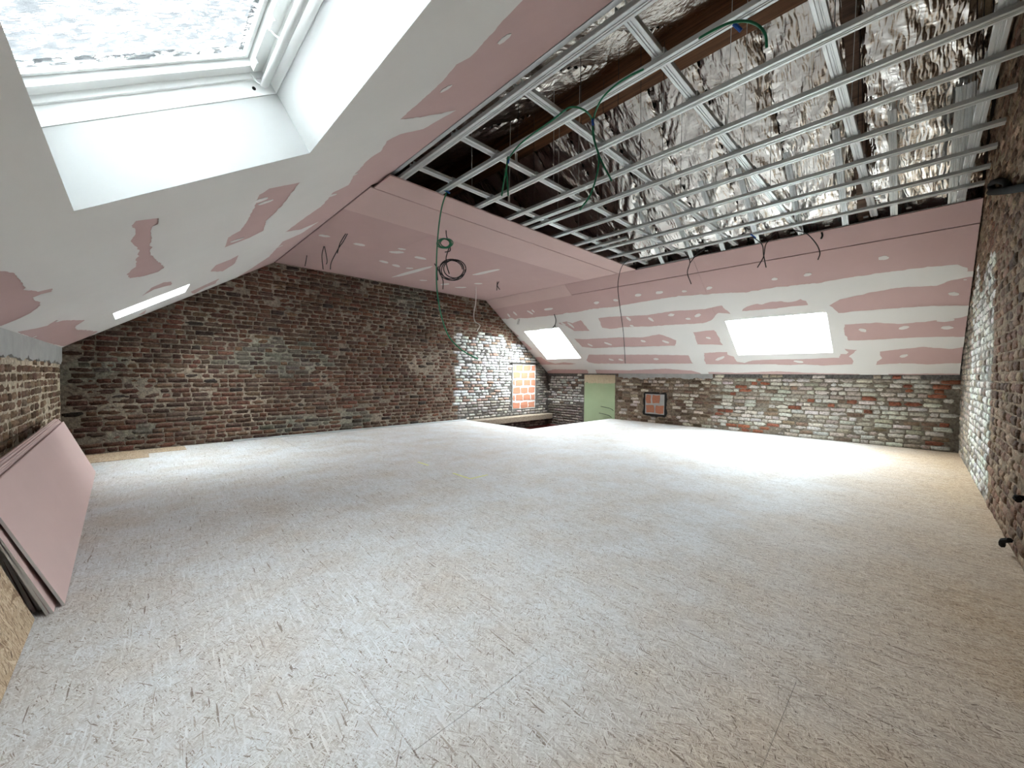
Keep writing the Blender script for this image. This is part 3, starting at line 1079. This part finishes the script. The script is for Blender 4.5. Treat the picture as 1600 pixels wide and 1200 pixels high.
skylight(0, 'large white skylight with streaked glass and a ventilation bar above the near slope', True)
skylight(1, 'narrow sliver of bright skylight low on the left slope beside the brick gable', False)
skylight(2, 'bright skylight in the right slope midway along the long knee wall', False)
skylight(3, 'small bright skylight in the right slope nearest the stairwell', False)

# unseen outer roof shell, added only to keep the sky out
rf = prop(empty('roof'), 'unseen dark roof shell added to keep the sky out', None, None, 'structure')
for P, hs, ln in ((PL, [grow(h, 0.04) for h in holesL], 6.0), (PR, [grow(h, 0.04) for h in holesR], 5.9)):
    m = MB()
    for (a, b, c, d) in cells(-0.5, ln, YB - 0.4, YA + 0.4, hs): m.pbox(P, a, b, c, d, 0.285 if P is PL else 0.225, 0.335 if P is PL else 0.27)
    m.obj('sky_blocker', M['shell'], rf)

# ------------------------------------------------------------------ stairwell
st = prop(empty('wall_stairwell', (HOLE[0], HOLE[1], -1.4)), 'dark red lower walls of the stairwell seen through the floor opening', None, None, 'structure')
MB().box((HOLE[0] - 0.03, HOLE[1] - 0.02, -1.4), (HOLE[0] - 0.004, YA + 0.05, -0.022)).obj('well_side', M['redwall'], st)
MB().box((HOLE[0] - 0.03, HOLE[1] - 0.03, -1.4), (XR + 0.05, HOLE[1] - 0.004, -0.022)).obj('well_side', M['redwall'], st)
MB().box((XR - 0.03, HOLE[1], -1.4), (XR + 0.1, YA + 0.05, -0.30)).obj('well_wall', M['redwall'], st)
MB().box((HOLE[0] - 0.03, YA - 0.03, -1.4), (XR + 0.1, YA + 0.1, -0.33)).obj('well_wall', M['redwall'], st)
MB().box((HOLE[0] - 0.1, HOLE[1] - 0.1, -1.45), (XR + 0.1, YA + 0.1, -1.4)).obj('well_floor', M['dark'], st)
b = MB()
secs = []
for k in range(13):
    x = HOLE[0] + 0.03 + (XR - 0.06 - HOLE[0]) * k / 12
    j = 0.006 * nz(x, 0, 0, 3)
    secs.append([V((x, YA - 0.20 + j, -0.135 + j)), V((x, YA - 0.01, -0.135)), V((x, YA - 0.01, -0.004 + j)), V((x, YA - 0.19 - j, -0.002 + j)), V((x, YA - 0.205, -0.02))])
b.loft(secs)
prop(b.obj('timber_beam', M['oldwood']), 'weathered timber beam along the brick gable across the stairwell opening', 'beam')

t1 = MB()
sec = [(0, 0), (0.034, 0), (0.034, 0.022), (0.030, 0.026), (0.004, 0.026), (0, 0.022)]
t1.loft([[V((x, YA - 0.062 + a, b_ + 0.0005)) for a, b_ in sec] for x in (1.0, 2.4, 3.8, 5.2)])
prop(t1.obj('trim_1', M['grey']), 'grey track lying along the foot of the brick gable', None, None, 'structure')

# ------------------------------------------------------------------ roof void: foil, rafters, ridge beam
def foil_sheet(name, x0, x1, slope_dir, y0, y1, seed, parent, ny=34, ns=100):
    """One bay of crinkled foil; slope_dir +1 for the right slope, -1 for the left."""
    ang = AR if slope_dir > 0 else AL
    tv = math.tan(ang)
    nrm = V((slope_dir * math.sin(ang), 0, math.cos(ang)))
    vs, fs = [], []
    for j in range(ns + 1):
        for i in range(ny + 1):
            f, g = i / ny, j / ns
            x = x0 + (x1 - x0) * g
            y = y0 + (y1 - y0) * f
            z = RIDGE.z - abs(x - RIDGE.x) * tv
            sag = -0.050 * math.sin(math.pi * f) ** 0.7 * (0.75 + 0.4 * nz(x, y, seed, 1.3))
            a = x * 2.2 + y * 3.1 * (1 if seed % 2 else -1)
            cr = 0.020 * (0.5 - abs(nz(a * 1.6, (x - y) * 0.9, seed, 1.0)) * 2) + 0.010 * (0.4 - abs(nz(a * 4.5 + 2 * nz(x, y, seed, 3), (x - y) * 2.2, seed + 3, 1.0)) * 2)
            cr += 0.010 * nz(x * 7, y * 7, seed)
            edge = min(f, 1 - f)
            crease = 0.014 * math.sin(x * 60 + 9 * nz(x, y, seed, 2)) * math.exp(-edge * 14)
            vs.append(V((x, y, z)) + nrm * (sag + cr + crease))
    for j in range(ns):
        for i in range(ny):
            a = j * (ny + 1) + i
            fs.append((a, a + 1, a + ny + 2, a + ny + 1))
    return mesh_obj(name, vs, fs, M['foil'], parent, True)


bays = [(YB + 0.02, 0.41), (0.49, 1.06), (1.06, 1.60), (1.60, 2.13), (2.13, 2.68), (2.68, 3.24), (3.24, 3.80), (3.80, 4.6), (4.6, 5.4), (5.4, 6.2), (6.2, YA - 0.02)]
foil = prop(empty('foil_insulation', (RIDGE.x + 1, 3, RIDGE.z - 1)), 'crinkled silver foil insulation on the roof slope between the ridge beam and the pink slope', 'insulation')
foil2 = prop(empty('foil_insulation', (RIDGE.x - 1, 3, RIDGE.z - 1)), 'shadowed silver foil insulation on the roof slope to the left of the ridge beam', 'insulation')
for k, (a, b_) in enumerate(bays):
    n = 34 if b_ < 4 else 14
    foil_sheet('foil_bay', RIDGE.x + 0.10, 6.12, 1, a, b_, k + 1, foil, n, 100 if b_ < 4 else 40)
    foil_sheet('foil_bay', RIDGE.x - 0.20, 1.20, -1, a, b_, k + 41, foil2, n, 100 if b_ < 4 else 40)
# closure behind the lower foil edge
m = MB().box((3.60, YB - 0.02, 3.935), (3.80, YA + 0.02, 4.30))
bm_ = m.obj('ridge_beam', M['beam'])
prop(bm_, 'brown timber ridge beam running above the metal grid between the foil slopes', 'beam')
tv = math.tan(AR)
ra = MB()
x0, x1 = RIDGE.x + 0.02, 6.1
za, zb = RIDGE.z - (x0 - RIDGE.x) * tv, RIDGE.z - (x1 - RIDGE.x) * tv
ra.loft([[V((x, y, z + dz)) for y, dz in ((0.405, -0.085), (0.495, -0.085), (0.495, 0.05), (0.405, 0.05))] for x, z in ((x0, za), (x1, zb))])
prop(ra.obj('rafter', M['rafter']), 'bare brown rafter between foil bays near the right-hand brick gable', 'rafter')
# wooden plate against the near gable, in the void
prop(MB().box((3.9, YB + 0.012, 3.38), (4.9, YB + 0.07, 3.50)).obj('wall_plate', M['rafter']), 'short dark timber fixed to the near brick gable above the grid', 'timber')

# ------------------------------------------------------------------ metal ceiling grid
grid = prop(empty('ceiling_grid', (3.6, 1.4, ZC)), 'open grid of galvanised steel channels hung where the ceiling is still unboarded', 'metal frame')
Wc, Hc, Tc = 0.058, 0.027, 0.0016
half = Wc / 2
CH = [(-half, Hc), (-half, 0.002), (-half + 0.002, 0), (-0.012, 0), (-0.009, 0.0035), (-0.004, 0.0035), (-0.002, 0), (0.002, 0), (0.004, 0.0035), (0.009, 0.0035), (0.012, 0), (half - 0.002, 0), (half, 0.002), (half, Hc), (half - 0.007, Hc), (half - 0.007, Hc - Tc), (half - Tc, Hc - Tc),
      (half - Tc, 0.006), (0, 0.006), (-half + Tc, 0.006), (-half + Tc, Hc - Tc), (-half + 0.007, Hc - Tc), (-half + 0.007, Hc)]


def channel(name, p0, p1, side, up, parent):
    p0, p1, side, up = V(p0), V(p1), V(side), V(up)
    m = MB().loft([[p + side * a + up * b_ for a, b_ in CH] for p in (p0, p1)])
    return m.obj(name, M['steel'], parent)


ZF = ZC + 0.0130
FX = [2.085, 2.540, 2.965, 3.350, 3.755, 4.185, 4.580, 4.975, 5.370]
for i, x in enumerate(FX):
    channel('furring_channel', (x, YB + 0.03, ZF), (x, 3.36, ZF), (1, 0, 0), (0, 0, 1), grid)
channel('furring_channel', (3.205, 2.25, ZF + 0.001), (3.205, 3.30, ZF + 0.001), (1, 0, 0), (0, 0, 1), grid)
channel('furring_channel', (4.42, 2.54, ZF + 0.001), (4.42, 3.30, ZF + 0.001), (1, 0, 0), (0, 0, 1), grid)
channel('furring_channel', (1.695, YB + 0.03, ZF), (1.695, 3.30, ZF), (1, 0, 0), (0, 0, 1), grid)
CY = [-0.25, 0.36, 1.015, 1.70, 2.36, 2.955]
for y in CY:
    channel('carrier_channel', (1.665, y, ZF + Hc), (5.72, y, ZF + Hc), (0, 1, 0), (0, 0, 1), grid)
# edge tracks on both slopes: plain U sections
def utrack(x0, z0, w_, h_, y0, y1):
    t = 0.0016
    q = [(0, 0), (w_, 0), (w_, h_), (w_ - t, h_), (w_ - t, t), (t, t), (t, h_), (0, h_)]
    return MB().loft([[V((x0 + a, y, z0 + b_)) for a, b_ in q] for y in (y0, y1)]).obj('edge_track', M['steel'], grid)


utrack(1.612, ZC + 0.045, 0.03, 0.04, YB + 0.02, 3.30)
utrack(5.775, ZC - 0.004, 0.03, 0.03, YB + 0.02, 3.15)
# clips where channels cross
for y in CY:
    for x in FX:
        m = MB()
        m.box((x - 0.034, y - 0.036, ZF + Hc - 0.004), (x - 0.0295, y + 0.036, ZF + 2 * Hc + 0.003)).box((x + 0.0295, y - 0.036, ZF + Hc - 0.004), (x + 0.034, y + 0.036, ZF + 2 * Hc + 0.003))
        m.box((x - 0.034, y - 0.036, ZF + 2 * Hc + 0.001), (x + 0.034, y + 0.036, ZF + 2 * Hc + 0.003))
        m.obj('cross_clip', M['steel'], grid)


def roof_z(x):
    return RIDGE.z - 0.09 - abs(x - RIDGE.x) * math.tan(AR if x > RIDGE.x else AL)


# hanger wires with their clamps
rr = random.Random(5)
for y in CY:
    for x in (2.30, 2.78, 3.16, 3.56, 3.97, 4.38, 4.78):
        if rr.random() < 0.12: continue
        z1 = roof_z(x) if not (3.58 < x < 3.82) else 3.94
        m = MB().tube([(x, y, ZF + Hc + 0.01), (x + rr.uniform(-0.02, 0.02), y + rr.uniform(-0.02, 0.02), z1)], 0.0022, 5)
        m.obj('hanger_wire', M['cableb'] if rr.random() < 0.5 else M['steel'], grid)
        if rr.random() < 0.6:
            MB().box((x - 0.011, y - 0.005, ZF + 2 * Hc), (x + 0.011, y + 0.005, ZF + 2 * Hc + 0.09)).obj('hanger_clamp', M['steel'], grid)
# slope studs running up past the flat ceiling
UPR = PR.n
for y in (0.21, 0.60, 1.01, 1.46, 1.87, 2.29, 2.72):
    s0, s1 = SR_TOP - 0.35, (XR - 4.86) / math.cos(AR) + (0.0 if y < 1 else -0.06)
    channel('slope_stud', PR.p(s0, y, TB + 0.002), PR.p(s1, y, TB + 0.002), (0, 1, 0), UPR, grid)
for k, y in enumerate((-0.255, -0.195)):
    channel('slope_stud', PR.p(SR_TOP - 0.35, y, TB + 0.002), PR.p((XR - 4.86) / math.cos(AR), y, TB + 0.002), (0, 1, 0), UPR, grid)
# small hooks left over the slope edge
for k in range(9):
    y = 0.1 + k * 0.33
    MB().box((5.735, y - 0.02, ZC + 0.055), (5.76, y + 0.02, ZC + 0.068)).obj('clip_end', M['steel'], grid)

# ------------------------------------------------------------------ cables
def cable_pts(pxs, anchor, zmode=True):
    """Cable hanging in the plane across the view through its fixing point."""
    depth = (V(anchor) - EYE).dot(F_)
    return [on_z(p, p[2]) if len(p) == 3 else EYE + ray(p) * depth for p in pxs]


def cable(name, label, strands, anchor, mat, r=0.0055, group=None, tape=None):
    e = prop(empty(name, anchor), label, 'cable', group)
    for s in strands:
        MB().tube(spline(cable_pts(s, anchor), 7), r, 7).obj('strand', M[mat], e, True)
    for t in tape or ():
        a, b_ = cable_pts(t, anchor)
        d = (b_ - a)
        MB().tube([a, a + d * 0.5, b_], r * 1.45, 8).obj('tape_band', M['tape'], e)
    return e


cable('drop_cable', 'long green cable hanging from the grid and curving in front of the brick gable',
      [[(699, 297), (690, 325), (684.5, 365), (682, 410), (683, 455), (690, 495), (701, 525), (717, 543), (733, 554), (747, 561)]], (2.10, 3.08, ZC), 'cable', 0.0062, tape=[[(694, 297), (703, 302)]])
cable('looped_cable', 'green cable pair looped over the second channel with two short tails',
      [[(784, 306), (787, 285), (791, 266), (794, 250), (800, 240, ZC - 0.01), (812, 226, ZC - 0.005), (830, 211, ZC), (850, 197, ZC), (868, 184, ZC + 0.01), (880, 174, ZC + 0.005)], [(794, 306), (793, 285), (791, 266), (793, 250), (794, 240), (790, 235)]], (2.10, 2.27, ZC + 0.02), 'cable', 0.0058, tape=[[(795, 247), (794, 255)]])
cable('looped_cable', 'green cable arching over two channels with crossed tails below a blue band',
      [[(880, 174, ZC), (890, 168, ZC - 0.01), (903, 168, ZC - 0.015), (917, 175, ZC - 0.02), (925, 187), (927, 205), (931, 228), (940, 252), (956, 283)], [(1006, 108, ZC), (985, 118, ZC - 0.01), (962, 133, ZC - 0.012), (940, 155, ZC - 0.015), (928, 183), (926, 205), (930, 225), (936, 245), (932, 275), (922, 305), (906, 328)]],
      (2.16, 1.54, ZC + 0.02), 'cable', 0.0058, tape=[[(926, 186), (926.5, 196)]])
cable('cable_tail', 'thick green cable end bent over the channel beside a blue tie by the ridge beam',
      [[(1092, 60, ZC - 0.005), (1115, 47, ZC - 0.01), (1140, 36, ZC - 0.012), (1165, 33, ZC - 0.012), (1185, 40), (1196, 54), (1198, 74)]], (2.10, 0.66, ZC + 0.03), 'cable', 0.0062, tape=[[(1143, 34), (1158, 48)]])


def coil(label, c_px, rx, ry, turns, anchor, mat, r, leads, tilt=0.0):
    e = prop(empty('cable_coil', anchor), label, 'cable')
    depth = (V(anchor) - EYE).dot(F_)
    pts = []
    N = 26 * turns
    rnd = random.Random(int(c_px[1]))
    for k in range(N + 1):
        a = 2 * math.pi * k / 26
        w_ = 1 + 0.10 * math.sin(a * 0.37 + 1) + 0.05 * math.sin(a * 1.3)
        x = c_px[0] + rx * w_ * math.cos(a) + 2.5 * math.sin(a * 0.21)
        y = c_px[1] + ry * w_ * math.sin(a) + tilt * math.cos(a)
        pts.append(EYE + ray((x, y)) * (depth + 0.02 * math.sin(a * 0.8) + 0.012 * (k / N - 0.5)))
    MB().tube(pts, r, 6).obj('loop', M[mat], e, True)
    for s in leads:
        MB().tube(spline([EYE + ray(p) * depth for p in s], 6), r, 6).obj('lead', M['cableb'], e, True)
    return e


coil('small green cable coil hanging from the pink ceiling', (695, 380), 10, 7, 5, (2.64, 3.88, ZC), 'cable', 0.0055, [[(697, 360), (697.5, 368), (700, 376)], [(703, 384), (703, 392), (695, 394)]])
coil('larger dark cable coil dangling below the small green coil', (707, 421), 18, 15, 4, (2.66, 3.95, 2.4), 'cableb', 0.0058, [[(702, 386), (699, 395), (697, 404), (698, 415), (702, 428)], [(679, 412), (686, 424), (692, 438), (692, 452)], [(685, 416), (683, 425), (684, 438)]])
cable('cable_stub', 'dark cable pair poking from the pink ceiling closest to the left slope', [[(541, 364), (533, 377), (530, 384), (527, 396)], [(543, 365), (536, 378), (529, 388), (518, 409), (516, 421)]], (1.86, 4.83, ZC), 'cableb', 0.0055)
cable('cable_stub', 'forked dark cable hanging from the ceiling over the brick gable top', [[(506, 385), (503, 400), (505, 421)], [(507, 385), (511, 406), (510, 413)]], (1.82, 5.53, ZC), 'cableb', 0.0055)
cable('cable_stub', 'tiny single wire in the ceiling corner by the brick gable', [[(479.5, 399), (478, 408), (476.5, 416)]], (1.78, 6.13, ZC), 'cableb', 0.005)
cable('white_wire', 'pale wire hanging from the ceiling above the whitewashed brick', [[(744, 448), (743.5, 471), (740.5, 490), (742, 502), (750, 508), (748, 513), (745, 518)]], (4.74, 5.93, ZC), 'cablew', 0.008)
cable('cable_stub', 'short black K-shaped wires in the ceiling near the right slope', [[(777, 439), (776.5, 447), (776, 454)], [(780, 439), (777, 446), (781, 452.5)]], (4.74, 5.33, ZC), 'cableb', 0.0065)
pa = PR.p(*PR.hit((866, 491)))
cable('cable_stub', 'black cable above the small skylight by the stairwell', [[(866, 491), (868.5, 500), (867, 508), (862, 514)], [(867, 508), (868, 511)]], tuple(pa), 'cableb', 0.009)
pa = PR.p(*PR.hit((811, 498)))
cable('cable_stub', 'pair of thin wires in the right slope beside the brick gable', [[(810.5, 498), (808, 507)], [(812, 498), (810, 507)]], tuple(pa), 'cableb', 0.005)
cable('drop_cable', 'thin black cable dropping from the grid corner past the pink slope', [[(982, 405), (972, 416), (967, 432), (965.5, 450), (968, 475), (974, 520), (977, 568)]], (5.20, 2.95, ZC), 'cableb', 0.0045)
cable('grid_cable', 'two dark cables joined at a knot over the slope edge', [[(1071, 395), (1078, 409), (1074, 426), (1080, 444)], [(1103, 388), (1088, 399), (1078, 411)]], (5.44, 2.20, ZC), 'cableb', 0.0055)
cable('grid_cable', 'two crossing dark cables tied with blue at the grid above the larger slope skylight', [[(1176, 370), (1190.5, 382), (1193, 398), (1197, 418)], [(1211.5, 366), (1197, 381), (1193, 401), (1183.5, 418)]], (5.40, 1.35, ZC), 'cableb', 0.0055, tape=[[(1173, 366), (1181, 372)]])
cable('grid_cable', 'single dark cable arching out of the grid over the pink slope', [[(1241, 359.5), (1260, 365), (1274.5, 380), (1281, 394.5), (1278, 406)]], (5.48, 1.02, ZC), 'cableb', 0.0055)
cable('cable_stub', 'short black strap end on the pink slope top', [[(1284, 363), (1285, 368), (1283, 373)]], (5.775, 0.81, ZC - 0.02), 'cableb', 0.010)

# ------------------------------------------------------------------ plasterboard sheets and strand board leaning at the left
rnd = random.Random(4)
ORD = ['front', 'first', 'second', 'third', 'fourth', 'fifth', 'sixth', 'seventh', 'eighth', 'ninth']
off = 0.0
for k in range(10):
    ynear = 2.50 + (-0.055 if k in (1, 2) else rnd.uniform(0.0, 0.05) if k else 0)
    yfar = 5.61 + rnd.uniform(-0.012, 0.012)
    off += (0.0, 0.014, 0.002, 0.004, 0.002, 0.004, 0.002, 0.003, 0.002, 0.003)[k]
    lean = math.radians(21.5 - 1.0 * k)
    Hh = 0.560 + rnd.uniform(-0.004, 0.008)
    th = 0.0095
    ux, uz = -math.sin(lean), math.cos(lean)
    nx, nz_ = -math.cos(lean), -math.sin(lean)      # through the sheet, away from the room
    lift = (th + 0.001) * abs(nz_) + 0.0004
    secs = []
    for (y, bx) in ((ynear, -0.228), (yfar, -0.296)):
        b0 = V((bx - off * 1.08, y, lift))
        c = 0.0025
        q = [(0, c), (c, 0), (th - c, 0), (th, c), (th, Hh - c), (th - c, Hh), (c, Hh), (0, Hh - c)]
        secs.append([b0 + V((nx, 0, nz_)) * a + V((ux, 0, uz)) * h for a, h in q])
    off += th + 0.0002
    lab = 'pink plasterboard sheet leaning at the left wall, front sheet facing the room' if k == 0 else 'pink plasterboard sheet in the leaning stack, %s behind the front face' % ORD[k]
    if k == 9: lab = 'pink plasterboard sheet at the back of the leaning stack, against the brick'
    o = MB().loft(secs).obj('plasterboard_sheet', M['pink2'])
    o.data.materials.append(M['edge'])
    for f in o.data.polygons[-2:]: f.material_index = 1           # gypsum core at the cut ends
    prop(o, lab, 'plasterboard', 'plasterboard sheets leaning on the low knee wall')

lean = math.radians(18.5)
b0 = []
for y in (0.05, 2.43):
    p = V((-0.302, y, 0.006))
    n = V((-math.cos(lean), 0, -math.sin(lean)))
    u = V((-math.sin(lean), 0, math.cos(lean)))
    b0.append([p, p + n * 0.018, p + n * 0.018 + u * 0.80, p + u * 0.80])
ob = MB().loft(b0).obj('strand_board', M['osb2'])
prop(ob, 'tan strand board offcut leaning beside the floor edge in front of the pink sheets', 'board')

# ------------------------------------------------------------------ ironwork on the near gable
e = prop(empty('wall_anchor', (5.0, YB, 2.55)), 'black iron ring anchor fixed high on the brown brick gable', 'anchor')
def pB(p, n=0.03):
    d = ray(p)
    return EYE + d * ((YB + n) / d.y)
ring = [pB((1561 + 13 * math.cos(a), 291 + 8.5 * math.sin(a)), 0.02) for a in [2 * math.pi * j / 24 for j in range(25)]]
MB().tube(ring, 0.020, 6).obj('ring', M['iron'], e, True)
MB().tube(spline([pB((1548, 300), 0.02), pB((1575, 297), 0.02), pB((1600, 292), 0.02), pB((1630, 286), 0.02)]), 0.026, 6).obj('strap', M['iron'], e, True)
for i, (p, q) in enumerate((((1597, 778), (1592, 782)), ((1578, 844), (1566, 852)))):
    a, b_ = pB(p, 0.02), pB(q, 0.035)
    lab = ('black iron stub on the brown gable low by the picture edge', 'dark splinter of rubble at the foot of the brown gable')[i]
    o = MB().tube(spline([a, (a + b_) / 2 + V((0, 0.012, 0.006)), b_]), 0.014, 6).obj(('iron_stub', 'rubble_splinter')[i], M['iron'])
    prop(o, lab, ('iron stub', 'rubble')[i])
